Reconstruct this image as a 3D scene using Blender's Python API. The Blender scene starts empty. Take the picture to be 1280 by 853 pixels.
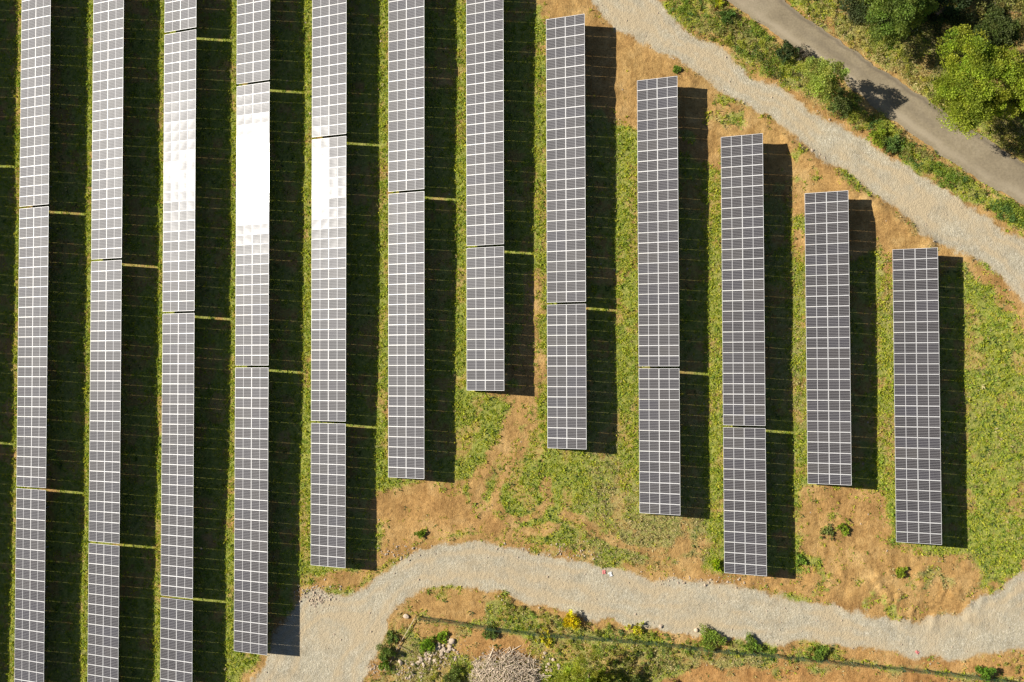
import bpy, math, random
import numpy as np
from mathutils import Vector, Matrix, Euler

SC = bpy.context.scene
COL = SC.collection
RNG = np.random.default_rng(7)
random.seed(7)

# ------------------------------------------------------------------ camera, sky, sun, exposure
F_PX, CAM_H = 1200.0, 108.792
CAM_ROT = (0.0254387, 0.0556848, -0.0024421)
cam_d = bpy.data.cameras.new('camera')
cam_d.sensor_fit = 'HORIZONTAL'
cam_d.sensor_width = 36.0
cam_d.lens = 36.0 * F_PX / 1280.0
cam_d.clip_start = 1.0
cam_d.clip_end = 12000.0
cam = bpy.data.objects.new('camera', cam_d)
cam.location = (0, 0, CAM_H)
cam.rotation_euler = CAM_ROT
COL.objects.link(cam)
SC.camera = cam

SUN = Vector((-0.812, 0.182, 0.535)).normalized()
world = bpy.data.worlds.new('World')
SC.world = world
world.use_nodes = True
wn = world.node_tree
bg = wn.nodes['Background']
sky = wn.nodes.new('ShaderNodeTexSky')
sky.sky_type = 'NISHITA'
sky.sun_disc = False
sky.air_density = 0.7
sky.altitude = 600
sky.sun_elevation = math.asin(SUN.z)
sky.sun_rotation = math.atan2(SUN.x, SUN.y)
wn.links.new(sky.outputs['Color'], bg.inputs['Color'])
bg.inputs['Strength'].default_value = 0.05
sun_d = bpy.data.lights.new('sun', 'SUN')
sun_d.energy = 5.0
sun_d.angle = math.radians(0.53)
sun_d.color = (1.0, 0.955, 0.875)
sun = bpy.data.objects.new('sun', sun_d)
sun.rotation_euler = SUN.to_track_quat('Z', 'Y').to_euler()
sun.location = (-60, 15, 60)
COL.objects.link(sun)
SC.view_settings.view_transform = 'Standard'
SC.view_settings.look = 'None'
SC.view_settings.gamma = 1.0
SC.view_settings.use_curve_mapping = False
SC.view_settings.exposure = 0.70

# ------------------------------------------------------------------ helpers
_R = np.array(Euler(CAM_ROT, 'XYZ').to_matrix())


def up(px, py, z=0.0):
    """photo pixel -> point of the place at height z"""
    d = _R @ np.array([(px - 640.0) / F_PX, -(py - 426.5) / F_PX, -1.0])
    m = (z - CAM_H) / d[2]
    return float(d[0] * m), float(d[1] * m)


def upl(pts, z=0.0):
    return [up(a, b, z) for a, b in pts]


def tag(o, label=None, cat=None, group=None, kind=None):
    if label: o['label'] = label
    if cat: o['category'] = cat
    if group: o['group'] = group
    if kind: o['kind'] = kind
    return o


def empty(name, loc, rz=0.0):
    o = bpy.data.objects.new(name, None)
    o.empty_display_size = 0.3
    o.location = loc
    o.rotation_euler = (0, 0, rz)
    COL.objects.link(o)
    return o


def link(name, me, parent=None, loc=(0, 0, 0), rot=(0, 0, 0)):
    o = bpy.data.objects.new(name, me)
    o.location = loc
    o.rotation_euler = rot
    COL.objects.link(o)
    if parent: o.parent = parent
    return o


def mesh_np(name, V, Q, mat=None, tint=None, smooth=False):
    """mesh from numpy arrays: V (n,3), Q (m,k) with k = 3 or 4"""
    V = np.ascontiguousarray(V, dtype=np.float32)
    Q = np.ascontiguousarray(Q, dtype=np.int32)
    me = bpy.data.meshes.new(name)
    me.vertices.add(len(V))
    me.vertices.foreach_set('co', V.ravel())
    k = Q.shape[1]
    me.loops.add(Q.size)
    me.loops.foreach_set('vertex_index', Q.ravel())
    me.polygons.add(len(Q))
    me.polygons.foreach_set('loop_start', np.arange(0, Q.size, k, dtype=np.int32))
    me.polygons.foreach_set('use_smooth', np.full(len(Q), smooth, dtype=bool))
    me.update(calc_edges=True)
    if tint is not None:
        a = me.attributes.new('tint', 'FLOAT_COLOR', 'POINT')
        c = np.ones((len(V), 4), dtype=np.float32)
        c[:, :tint.shape[1]] = tint
        a.data.foreach_set('color', c.ravel())
    if mat: me.materials.append(mat)
    return me


BOXQ = np.array([[0, 3, 2, 1], [4, 5, 6, 7], [0, 1, 5, 4], [1, 2, 6, 5], [2, 3, 7, 6], [3, 0, 4, 7]])


class MB:
    """collects boxes and tubes into ONE mesh"""
    def __init__(self): self.V = []; self.Q = []; self.n = 0
    def add(self, V, Q):
        self.V.append(np.asarray(V, float)); self.Q.append(np.asarray(Q) + self.n); self.n += len(V)
    def box(self, c, s):
        c = np.array(c, float); h = np.array(s, float) / 2
        P = np.array([[-1, -1, -1], [1, -1, -1], [1, 1, -1], [-1, 1, -1], [-1, -1, 1], [1, -1, 1], [1, 1, 1], [-1, 1, 1]]) * h + c
        self.add(P, BOXQ)
    def tube(self, pts, rad, n=6):
        pts = [np.array(p, float) for p in pts]
        V = []; Q = []
        for i, p in enumerate(pts):
            d = pts[min(i + 1, len(pts) - 1)] - pts[max(i - 1, 0)]
            d = d / (np.linalg.norm(d) + 1e-9)
            a = np.cross(d, [0, 0, 1.0] if abs(d[2]) < .9 else [1.0, 0, 0]); a /= np.linalg.norm(a)
            b = np.cross(d, a)
            for j in range(n):
                t = 2 * math.pi * j / n
                V.append(p + rad[i] * (math.cos(t) * a + math.sin(t) * b))
        for i in range(len(pts) - 1):
            for j in range(n):
                k = (j + 1) % n
                Q.append([i * n + j, i * n + k, (i + 1) * n + k, (i + 1) * n + j])
        m = len(pts) - 1
        for base in (0, m * n):
            for j in range(1, n - 1, 2):
                Q.append([base, base + j, base + j + 1, base + min(j + 2, n - 1)] if j + 2 <= n - 1 else [base, base + j, base + j + 1, base + j + 1])
        Q = [q for q in Q if len(set(q)) == 4]
        self.add(V, Q)
    def mesh(self, name, mat=None, smooth=False):
        return mesh_np(name, np.vstack(self.V), np.vstack(self.Q), mat, smooth=smooth)


def vnoise(X, Y, s, seed):
    """smooth value noise, cell size s metres"""
    r = np.random.default_rng(seed)
    T = r.random((256, 256))
    x = X / s + 1000; y = Y / s + 1000
    i = np.floor(x).astype(int); j = np.floor(y).astype(int)
    u = x - i; v = y - j
    u = u * u * (3 - 2 * u); v = v * v * (3 - 2 * v)
    g = lambda a, b: T[a % 256, b % 256]
    return (g(i, j) * (1 - u) + g(i + 1, j) * u) * (1 - v) + (g(i, j + 1) * (1 - u) + g(i + 1, j + 1) * u) * v


def fbm(X, Y, s, seed, o=4):
    t = 0; a = 1; w = 0
    for k in range(o):
        t = t + a * vnoise(X, Y, s / 2 ** k, seed + k * 17); w += a; a *= .55
    return t / w


def sstep(a, b, x):
    t = np.clip((x - a) / (b - a), 0, 1)
    return t * t * (3 - 2 * t)


def sdist(poly, X, Y):
    """signed distance to a polygon, positive inside"""
    P = np.array(poly, float); n = len(P)
    D = np.full(X.shape, 1e9); ins = np.zeros(X.shape, bool)
    for a in range(n):
        x0, y0 = P[a]; x1, y1 = P[(a + 1) % n]
        dx, dy = x1 - x0, y1 - y0
        L = dx * dx + dy * dy + 1e-12
        t = np.clip(((X - x0) * dx + (Y - y0) * dy) / L, 0, 1)
        D = np.minimum(D, (X - x0 - t * dx) ** 2 + (Y - y0 - t * dy) ** 2)
        c = (y0 > Y) != (y1 > Y)
        ins ^= c & (X < dx * (Y - y0) / (dy if abs(dy) > 1e-9 else 1e-9) + x0)
    D = np.sqrt(D)
    return np.where(ins, D, -D)


# ------------------------------------------------------------------ materials
def new_mat(name):
    m = bpy.data.materials.new(name)
    m.use_nodes = True
    nt = m.node_tree
    return m, nt, nt.nodes, nt.links, nt.nodes['Principled BSDF']


def N(nodes, typ, **kw):
    n = nodes.new(typ)
    for k, v in kw.items():
        if k.startswith('i_'):
            key = k[2:]
            key = int(key) if key.isdigit() else key.replace('_', ' ')
            n.inputs[key].default_value = v
        else:
            setattr(n, k, v)
    return n


def math_n(nodes, links, op, a, b=None, c=None, clamp=False):
    n = nodes.new('ShaderNodeMath'); n.operation = op; n.use_clamp = clamp
    for i, v in enumerate((a, b, c)):
        if v is None: continue
        if isinstance(v, (int, float)): n.inputs[i].default_value = v
        else: links.new(v, n.inputs[i])
    return n.outputs[0]


def ramp(nodes, links, fac, stops):
    r = nodes.new('ShaderNodeValToRGB')
    e = r.color_ramp.elements
    while len(e) < len(stops): e.new(0.5)
    for k, (p, c) in enumerate(stops):
        e[k].position = p; e[k].color = (*c, 1)
    links.new(fac, r.inputs['Fac'])
    return r.outputs['Color']


def mixc(nodes, links, fac, a, b, mode='MIX'):
    n = nodes.new('ShaderNodeMix'); n.data_type = 'RGBA'; n.blend_type = mode
    if isinstance(fac, (int, float)): n.inputs[0].default_value = fac
    else: links.new(fac, n.inputs[0])
    for s, v in ((6, a), (7, b)):
        if isinstance(v, tuple): n.inputs[s].default_value = (*v, 1)
        else: links.new(v, n.inputs[s])
    return n.outputs[2]


def noise(nodes, links, co, scale, detail=4, rough=.6, stretch=None):
    if stretch:
        mp = nodes.new('ShaderNodeMapping'); mp.inputs['Scale'].default_value = stretch
        links.new(co, mp.inputs['Vector']); co = mp.outputs[0]
    n = N(nodes, 'ShaderNodeTexNoise'); n.inputs['Scale'].default_value = scale
    n.inputs['Detail'].default_value = detail; n.inputs['Roughness'].default_value = rough
    links.new(co, n.inputs['Vector'])
    return n.outputs['Fac']


def terrain_mat():
    m, nt, nd, lk, bs = new_mat('terrain')
    geo = nd.new('ShaderNodeNewGeometry'); P = geo.outputs['Position']
    at = nd.new('ShaderNodeAttribute'); at.attribute_name = 'tint'
    sep = nd.new('ShaderNodeSeparateColor'); lk.new(at.outputs['Color'], sep.inputs[0])
    gravel, veg, red = sep.outputs[0], sep.outputs[1], sep.outputs[2]
    n1 = noise(nd, lk, P, .35, 6, .65)
    n2 = noise(nd, lk, P, 2.6, 6, .7)
    n3 = noise(nd, lk, P, 9.0, 3, .6)
    # bare soil: ochre to orange
    soil_a = ramp(nd, lk, n1, [(.3, (.31, .188, .066)), (.5, (.43, .275, .098)), (.72, (.56, .39, .165))])
    soil_b = ramp(nd, lk, n1, [(.3, (.30, .145, .046)), (.5, (.42, .215, .072)), (.72, (.52, .30, .115))])
    soil = mixc(nd, lk, red, soil_a, soil_b)
    dk = ramp(nd, lk, n2, [(.28, (.62, .58, .52)), (.5, (1, 1, 1)), (.75, (1.18, 1.17, 1.14))])
    soil = mixc(nd, lk, 1.0, soil, dk, 'MULTIPLY')
    speck = ramp(nd, lk, n3, [(.3, (.72, .70, .66)), (.5, (1, 1, 1)), (.72, (1.25, 1.25, 1.25))])
    soil = mixc(nd, lk, 1.0, soil, speck, 'MULTIPLY')
    st_ = ramp(nd, lk, noise(nd, lk, P, .9, 5, .7, (1.0, .28, 1.0)), [(.32, (.74, .70, .64)), (.5, (1, 1, 1)), (.7, (1.12, 1.11, 1.08))])
    soil = mixc(nd, lk, 1.0, soil, st_, 'MULTIPLY')
    # vegetated floor
    vg = ramp(nd, lk, n2, [(.28, (.12, .135, .03)), (.45, (.24, .24, .06)), (.62, (.36, .31, .11)), (.78, (.46, .37, .17))])
    vgl = ramp(nd, lk, n2, [(.28, (.11, .14, .03)), (.45, (.24, .265, .05)), (.62, (.36, .345, .08)), (.78, (.46, .39, .13))])
    lsh = N(nd, 'ShaderNodeMapRange'); lsh.inputs['From Min'].default_value = .2; lsh.inputs['From Max'].default_value = .75
    lk.new(at.outputs['Alpha'], lsh.inputs['Value'])
    vg = mixc(nd, lk, lsh.outputs[0], vg, vgl)
    # crushed stone
    vor = N(nd, 'ShaderNodeTexVoronoi'); vor.inputs['Scale'].default_value = 9.0
    lk.new(P, vor.inputs['Vector'])
    g1 = ramp(nd, lk, vor.outputs['Color'], [(.05, (.33, .285, .20)), (.35, (.395, .348, .25)), (.7, (.45, .40, .295)), (.97, (.60, .545, .43))])
    g2 = ramp(nd, lk, noise(nd, lk, P, .5, 5, .6), [(.30, (.78, .76, .72)), (.5, (1, 1, .98)), (.7, (1.14, 1.12, 1.07))])
    gr = mixc(nd, lk, 1.0, g1, g2, 'MULTIPLY')
    dust = ramp(nd, lk, noise(nd, lk, P, .22, 6, .7), [(.44, (0, 0, 0)), (.64, (.8, .8, .8))])
    dust = mixc(nd, lk, 1.0, dust, red, 'ADD')
    gr = mixc(nd, lk, dust, gr, (.47, .375, .235))
    # ragged transitions
    jit = math_n(nd, lk, 'MULTIPLY_ADD', n2, 1.3, -.65)
    jit2 = math_n(nd, lk, 'MULTIPLY_ADD', n3, .5, -.25)
    j = math_n(nd, lk, 'ADD', jit, jit2)

    def edge(v, w):
        t = math_n(nd, lk, 'ADD', v, j)
        mr = N(nd, 'ShaderNodeMapRange'); mr.interpolation_type = 'SMOOTHSTEP'
        mr.inputs['From Min'].default_value = .5 - w; mr.inputs['From Max'].default_value = .5 + w
        lk.new(t, mr.inputs['Value'])
        return mr.outputs[0]
    c = mixc(nd, lk, edge(veg, .3), soil, vg)
    c = mixc(nd, lk, edge(gravel, .22), c, gr)
    lk.new(c, bs.inputs['Base Color'])
    bs.inputs['Roughness'].default_value = .95
    bs.inputs['Specular IOR Level'].default_value = .15
    hsum = math_n(nd, lk, 'MULTIPLY_ADD', n3, .5, math_n(nd, lk, 'MULTIPLY', n2, 1.0))
    bp = N(nd, 'ShaderNodeBump'); bp.inputs['Strength'].default_value = .8; bp.inputs['Distance'].default_value = .15
    lk.new(hsum, bp.inputs['Height']); lk.new(bp.outputs[0], bs.inputs['Normal'])
    return m


def asphalt_mat():
    m, nt, nd, lk, bs = new_mat('worn_asphalt')
    geo = nd.new('ShaderNodeNewGeometry'); P = geo.outputs['Position']
    at = nd.new('ShaderNodeAttribute'); at.attribute_name = 'tint'
    sep = nd.new('ShaderNodeSeparateColor'); lk.new(at.outputs['Color'], sep.inputs[0])
    a = ramp(nd, lk, noise(nd, lk, P, .3, 6, .65), [(.3, (.222, .178, .112)), (.5, (.265, .214, .136)), (.7, (.315, .258, .170))])
    b = ramp(nd, lk, noise(nd, lk, P, 5, 4, .6), [(.3, (.84, .84, .84)), (.5, (1, 1, 1)), (.7, (1.14, 1.14, 1.14))])
    c = mixc(nd, lk, 1.0, a, b, 'MULTIPLY')
    c = mixc(nd, lk, sep.outputs[0], c, (.39, .32, .22))
    c = mixc(nd, lk, sep.outputs[1], c, (.12, .098, .072))
    lk.new(c, bs.inputs['Base Color'])
    bs.inputs['Roughness'].default_value = .9
    bs.inputs['Specular IOR Level'].default_value = .2
    bp = N(nd, 'ShaderNodeBump'); bp.inputs['Strength'].default_value = .4; bp.inputs['Distance'].default_value = .02
    lk.new(noise(nd, lk, P, 12, 3, .6), bp.inputs['Height']); lk.new(bp.outputs[0], bs.inputs['Normal'])
    return m


def foliage_mat(name, transl=.35, rough=.6):
    m, nt, nd, lk, bs = new_mat(name)
    at = nd.new('ShaderNodeAttribute'); at.attribute_name = 'tint'
    lk.new(at.outputs['Color'], bs.inputs['Base Color'])
    bs.inputs['Roughness'].default_value = rough
    bs.inputs['Specular IOR Level'].default_value = .25
    tr = nd.new('ShaderNodeBsdfTranslucent')
    mc = mixc(nd, lk, 1.0, at.outputs['Color'], (1.0, 1.05, .6), 'MULTIPLY')
    lk.new(mc, tr.inputs['Color'])
    mx = nd.new('ShaderNodeMixShader'); mx.inputs[0].default_value = transl
    lk.new(bs.outputs[0], mx.inputs[1]); lk.new(tr.outputs[0], mx.inputs[2])
    lk.new(mx.outputs[0], nd['Material Output'].inputs['Surface'])
    return m


def plain_mat(name, a, b, scale=3.0, rough=.8, metal=0.0, spec=.3):
    m, nt, nd, lk, bs = new_mat(name)
    tc = nd.new('ShaderNodeTexCoord')
    oi = nd.new('ShaderNodeObjectInfo')
    c = ramp(nd, lk, noise(nd, lk, tc.outputs['Object'], scale, 5, .65), [(.3, a), (.7, b)])
    v = math_n(nd, lk, 'MULTIPLY_ADD', oi.outputs['Random'], .35, .82)
    cc = nd.new('ShaderNodeCombineColor')
    for k in range(3): lk.new(v, cc.inputs[k])
    c = mixc(nd, lk, 1.0, c, cc.outputs[0], 'MULTIPLY')
    lk.new(c, bs.inputs['Base Color'])
    bs.inputs['Roughness'].default_value = rough
    bs.inputs['Metallic'].default_value = metal
    bs.inputs['Specular IOR Level'].default_value = spec
    return m


MOD_L, MOD_W, MGAP = 2.28, 1.13, 0.02


def panel_mat():
    """dark half-cut cells with pale gaps and busbars under slightly hazy glass"""
    m, nt, nd, lk, bs = new_mat('solar_glass')
    tc = nd.new('ShaderNodeTexCoord')
    sp = nd.new('ShaderNodeSeparateXYZ'); lk.new(tc.outputs['Object'], sp.inputs[0])
    x, y = sp.outputs[0], sp.outputs[1]

    def lines(v, pitch, width, off=0.0):
        t = math_n(nd, lk, 'ADD', math_n(nd, lk, 'DIVIDE', v, pitch), 100.5 + off)
        fr = math_n(nd, lk, 'FRACT', t)
        d = math_n(nd, lk, 'ABSOLUTE', math_n(nd, lk, 'SUBTRACT', fr, .5))
        return math_n(nd, lk, 'LESS_THAN', d, width / pitch / 2)
    pw = (MOD_W - .09) / 6
    gy = lines(y, pw, .022)
    mid = math_n(nd, lk, 'LESS_THAN', math_n(nd, lk, 'ABSOLUTE', x), .022)
    oi = nd.new('ShaderNodeObjectInfo')
    cell = ramp(nd, lk, oi.outputs['Random'], [(0, (.013, .012, .016)), (.35, (.022, .019, .021)), (.7, (.020, .019, .027)), (1, (.034, .030, .029))])
    grime = noise(nd, lk, tc.outputs['Object'], 1.6, 4, .6)
    cell = mixc(nd, lk, math_n(nd, lk, 'MULTIPLY', grime, .07), cell, (.30, .25, .20))
    c = mixc(nd, lk, gy, cell, (.30, .29, .285))
    c = mixc(nd, lk, mid, c, (.50, .49, .48))
    lk.new(c, bs.inputs['Base Color'])
    bs.inputs['Roughness'].default_value = .46
    bs.inputs['IOR'].default_value = 1.5
    bs.inputs['Specular IOR Level'].default_value = .19
    bs.inputs['Coat Weight'].default_value = .28
    bs.inputs['Coat Roughness'].default_value = .105
    return m


M_TERRAIN = terrain_mat()
M_ROAD = asphalt_mat()
M_GRASS = foliage_mat('grass_blade', .45)
M_LEAF = foliage_mat('leaf', .45)
M_PANEL = panel_mat()
M_ALU = plain_mat('anodised_aluminium', (.50, .49, .48), (.60, .59, .57), 2.0, .5, .15, .4)
M_STEEL = plain_mat('galvanised_steel', (.30, .30, .31), (.40, .40, .41), 4.0, .5, .6, .5)
M_BARK = plain_mat('bark', (.10, .07, .05), (.20, .15, .11), 6.0, .95)
M_DEAD = plain_mat('dead_wood', (.36, .28, .19), (.62, .51, .38), 5.0, .95)
M_POLE = plain_mat('weathered_timber', (.34, .26, .15), (.48, .38, .24), 5.0, .9)
M_ROCK = plain_mat('pale_limestone', (.38, .29, .20), (.58, .46, .33), 4.0, .95)
M_NET = plain_mat('green_netting', (.035, .075, .04), (.06, .11, .055), 3.0, .7)
M_POST = plain_mat('green_painted_post', (.03, .075, .045), (.05, .10, .065), 3.0, .5)
M_RED = plain_mat('faded_red_plastic', (.58, .16, .14), (.72, .28, .25), 6.0, .6)
M_WHITE = plain_mat('white_plastic', (.70, .69, .66), (.82, .81, .78), 6.0, .6)

# ------------------------------------------------------------------ layout of the place (read off the photograph, laid on the ground)
TRACK_S = [(300, 905), (312, 853), (333, 828), (345, 790), (358, 764), (378, 745), (400, 737), (440, 740), (470, 722), (500, 700), (545, 683),
           (570, 678), (620, 681), (680, 690), (740, 705), (800, 721), (850, 726), (905, 733), (960, 742), (1010, 752),
           (1060, 763), (1110, 775), (1150, 776), (1200, 764), (1240, 742), (1280, 712), (1330, 690), (1420, 690), (1420, 770), (1330, 785),
           (1280, 807), (1240, 818), (1200, 824), (1150, 823), (1100, 816), (1060, 808), (990, 804), (920, 799), (860, 793),
           (800, 783), (740, 773), (700, 765), (640, 744), (600, 734), (560, 731), (530, 739), (505, 753), (490, 771), (478, 798),
           (470, 820), (453, 853), (430, 905)]
TRACK_N = [(655, -50), (735, 0), (770, 34), (815, 55), (845, 72), (890, 100), (922, 118), (960, 147), (1000, 179), (1030, 200), (1060, 215),
           (1085, 236), (1110, 252), (1150, 285), (1180, 309), (1215, 318), (1245, 340), (1268, 365), (1285, 385), (1330, 440), (1400, 500),
           (1440, 440), (1360, 360), (1280, 300), (1240, 275), (1200, 250), (1165, 229), (1130, 208), (1100, 190), (1075, 173), (1040, 153),
           (1000, 126), (960, 101), (940, 90), (920, 75), (895, 58), (870, 45), (840, 20), (825, 0), (770, -50)]
ROAD_L = [(800, -75), (860, -33), (908, 0), (950, 29), (980, 50), (1000, 62), (1030, 82), (1058, 103), (1080, 123), (1110, 147), (1140, 168), (1175, 192), (1210, 215),
          (1250, 240), (1280, 257), (1330, 290), (1400, 345)]
ROAD_R = [(890, -75), (940, -33), (983, 0), (1005, 19), (1040, 44), (1080, 71), (1120, 99), (1150, 119), (1180, 139), (1210, 159), (1250, 184),
          (1280, 203), (1330, 235), (1400, 280)]
SOILS = [  # polygon, softness m, redness
    ([(660, -60), (735, 0), (800, 45), (890, 100), (960, 147), (1030, 200), (1085, 236), (1180, 309), (1245, 340), (1290, 395), (1262, 385), (1236, 352),
      (1208, 338), (1206, 330), (1175, 345), (1110, 345), (1098, 300), (1070, 320), (1000, 330), (992, 255), (950, 240), (890, 215), (845, 190), (790, 160), (775, 145), (735, 130),
      (690, 80), (683, 50), (674, 30), (668, 0), (630, -60)], 1.0, .25),
    ([(668, 330), (684, 345), (684, 470), (672, 500), (650, 530), (640, 560), (612, 600), (590, 640), (560, 655), (520, 660), (480, 640), (470, 615),
      (500, 605), (560, 600), (600, 590), (622, 540), (640, 505), (600, 490), (630, 470), (662, 420)], .9, .2),
    ([(465, 620), (530, 608), (600, 620), (640, 660), (620, 676), (570, 674), (540, 680), (500, 696), (470, 718), (440, 736), (425, 720), (470, 700)], .9, .5),
    ([(850, 716), (905, 722), (960, 724), (1000, 718), (1000, 620), (1008, 606), (1110, 610), (1122, 680), (1180, 690), (1215, 690), (1235, 715), (1200, 760),
      (1160, 775), (1110, 775), (1060, 762), (960, 742), (860, 727)], .9, .3),
    ([(455, 853), (472, 815), (492, 770), (510, 752), (535, 738), (570, 732), (612, 738), (612, 778), (575, 772), (520, 772), (498, 800), (480, 853)], .5, .45),
    ([(520, 772), (565, 775), (618, 785), (612, 805), (575, 800), (540, 800), (522, 790)], .6, .5),
    ([(572, 800), (620, 793), (668, 795), (662, 818), (640, 822), (600, 826), (570, 822)], .6, .6),
    ([(800, 870), (835, 845), (870, 832), (930, 826), (1000, 835), (1100, 841), (1200, 851), (1320, 868), (1320, 960), (780, 960)], .7, .8),
    ([(1000, 806), (1060, 810), (1100, 818), (1150, 826), (1200, 828), (1240, 822), (1290, 808), (1300, 850), (1200, 845), (1100, 836), (1030, 830)], .7, .7),
    ([(905, 60), (940, 82), (965, 97), (1000, 118), (1040, 145), (1075, 165), (1100, 184), (1080, 184), (1040, 158), (1000, 130), (950, 98)], .8, .45),
    ([(905, 0), (950, 28), (1000, 62), (1058, 103), (1110, 147), (1170, 190), (1250, 241), (1280, 259), (1280, 263), (1240, 243), (1160, 193), (1100, 150), (1050, 108), (990, 66), (940, 30), (890, -2)], .5, .2),
    ([(984, 0), (1005, 19), (1040, 44), (1120, 99), (1210, 159), (1280, 203), (1280, 202), (1212, 158), (1124, 98), (1044, 43), (1010, 18), (985, -1)], .3, .1),
    ([(400, 720), (440, 712), (470, 714), (440, 738), (400, 738), (385, 745), (375, 742)], .6, .3),
]
BARE = [((600, 640), 30, 14, .5), ((690, 600), 25, 20, .3), ((860, 690), 40, 25, .25), ((1245, 480), 18, 12, .4)]
LUSH = [((1245, 560), 50, 190, .55), ((1250, 680), 40, 50, .5), ((600, 515), 45, 32, .65), ((575, 560), 25, 45, .3), ((665, 560), 25, 90, .5), ((630, 655), 40, 30, .5),
        ((720, 660), 60, 50, .25), ((900, 690), 20, 40, .5), ((710, 590), 60, 25, .3), ((1115, 620), 30, 60, .45), ((1150, 690), 40, 14, .6), ((490, 606), 40, 10, .6), ((420, 720), 30, 16, .4),
        ((310, 835), 22, 22, .6), ((900, 800), 80, 12, .5), ((1030, 660), 35, 50, .5), ((660, 350), 14, 330, .4), ((780, 400), 14, 270, .3), ((890, 400), 12, 270, .3),
        ((1245, 400), 40, 60, .5)]
DRY = [((840, 680), 70, 50, .5), ((760, 620), 60, 20, .25), ((820, 825), 110, 22, .6), ((640, 755), 40, 18, .35), ((520, 835), 50, 22, .6), ((1060, 60), 60, 50, .5), ((1140, 100), 40, 40, .4), ((1225, 450), 20, 30, .3)]

ROW_X = [-72.05, -63.456, -54.816, -46.311, -37.76, -28.942, -20.075, -11.133, -2.036, 8.192, 17.489, 26.673, 36.177]
ROW_Y = [24.20, 18.525, 12.281, 38.626, 32.419, 26.104, 19.721, 13.436, 6.956, -0.236, -6.792, 19.215, 12.858]
TILT = math.radians(19.4)
SLANT, PITCH, TGAP, LOW = 4.58, 1.15, 0.25, 0.67
FULL = 28 * PITCH
STEP = FULL + TGAP

# ------------------------------------------------------------------ ground
gx = np.concatenate([-72 - np.cumsum(.25 * 1.28 ** np.arange(1, 34))[::-1], np.arange(-72, 60.01, .22), 60 + np.cumsum(.25 * 1.28 ** np.arange(1, 34))])
gy = np.concatenate([-46 - np.cumsum(.25 * 1.28 ** np.arange(1, 34))[::-1], np.arange(-46, 52.01, .22), 52 + np.cumsum(.25 * 1.28 ** np.arange(1, 34))])
GX, GY = np.meshgrid(gx, gy)          # rows = y
core = (GX > -76) & (GX < 64) & (GY > -50) & (GY < 56)


def warp(X, Y, a, s, seed):
    return X + a * (fbm(X, Y, s, seed) - .5) * 2, Y + a * (fbm(X, Y, s, seed + 5) - .5) * 2


cx, cy = GX[core], GY[core]
wx, wy = warp(cx, cy, .9, 2.4, 31)
road_poly = upl(ROAD_L) + upl(ROAD_R)[::-1]
sd_ts = sdist(upl(TRACK_S), wx, wy)
sd_tn = sdist(upl(TRACK_N), wx, wy)
sd_rd = sdist(road_poly, cx, cy)
SD_TRACK = np.maximum(sd_ts, sd_tn)
grav_c = sstep(-.8, .8, SD_TRACK)
soil_c = np.zeros_like(cx); red_c = np.full_like(cx, .25)
wx2, wy2 = warp(cx, cy, 1.5, 4.0, 77)
for poly, w, rd in SOILS:
    s = sstep(-w, w, sdist(upl(poly), wx2, wy2))
    red_c = red_c * (1 - s) + rd * s
    soil_c = np.maximum(soil_c, s)


fr = sstep(-1.9, -.2, SD_TRACK) * sstep(.36, .56, fbm(cx, cy, 2.8, 131))
red_c = red_c * (1 - fr * .5) + .5 * fr * .5
soil_c = np.maximum(soil_c, fr)


def worn_line(px_pts, w):
    d = np.full(cx.shape, 1e9); P = upl(px_pts)
    for (x0, y0), (x1, y1) in zip(P[:-1], P[1:]):
        L2 = (x1 - x0) ** 2 + (y1 - y0) ** 2
        t = np.clip(((wx2 - x0) * (x1 - x0) + (wy2 - y0) * (y1 - y0)) / L2, 0, 1)
        d = np.minimum(d, np.hypot(wx2 - x0 - t * (x1 - x0), wy2 - y0 - t * (y1 - y0)))
    return 1 - sstep(w * .4, w, d)


# wheel marks worn through the grass
for pts in ([(622, 626), (634, 646), (652, 652), (672, 642), (684, 624), (688, 600)], [(600, 640), (615, 660), (650, 668), (690, 655)], [(700, 640), (760, 668), (820, 690), (850, 712)],
            [(655, 480), (640, 530), (612, 590), (575, 640)], [(670, 500), (655, 545), (630, 600), (600, 650)]):
    soil_c = np.maximum(soil_c, .8 * worn_line(pts, .75))


def blobs(L, X, Y):
    t = np.zeros_like(X)
    for (px, py), rx, ry, a in L:
        x0, y0 = up(px, py); k = CAM_H / F_PX
        d = ((X - x0) / (rx * k)) ** 2 + ((Y - y0) / (ry * k)) ** 2
        t += a * np.exp(-d)
    return t


patch = fbm(cx, cy, 5.0, 205)
fine = fbm(cx, cy, 1.3, 305)
veg_c = (1 - soil_c) * sstep(.18, .42, .6 * patch + .4 * fine + blobs(LUSH, cx, cy) * .4 - blobs(BARE, cx, cy))
mott = fbm(cx, cy, 2.0, 335, 5)
veg_c *= .45 + .55 * sstep(.36, .55, mott)
veg_c = np.maximum(veg_c, .75 * sstep(.56, .74, mott) * soil_c * sstep(.38, .6, fbm(cx, cy, 9.0, 345)))
veg_c *= 1 - sstep(-.2, .5, SD_TRACK)
veg_c *= 1 - sstep(-.3, .2, sd_rd)
lush_c = np.clip(.42 + 1.5 * (fbm(cx, cy, 6.0, 405) - .5) + .9 * (fbm(cx, cy, 1.6, 455) - .5) + blobs(LUSH, cx, cy) - blobs(DRY, cx, cy), 0, 1)

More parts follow.
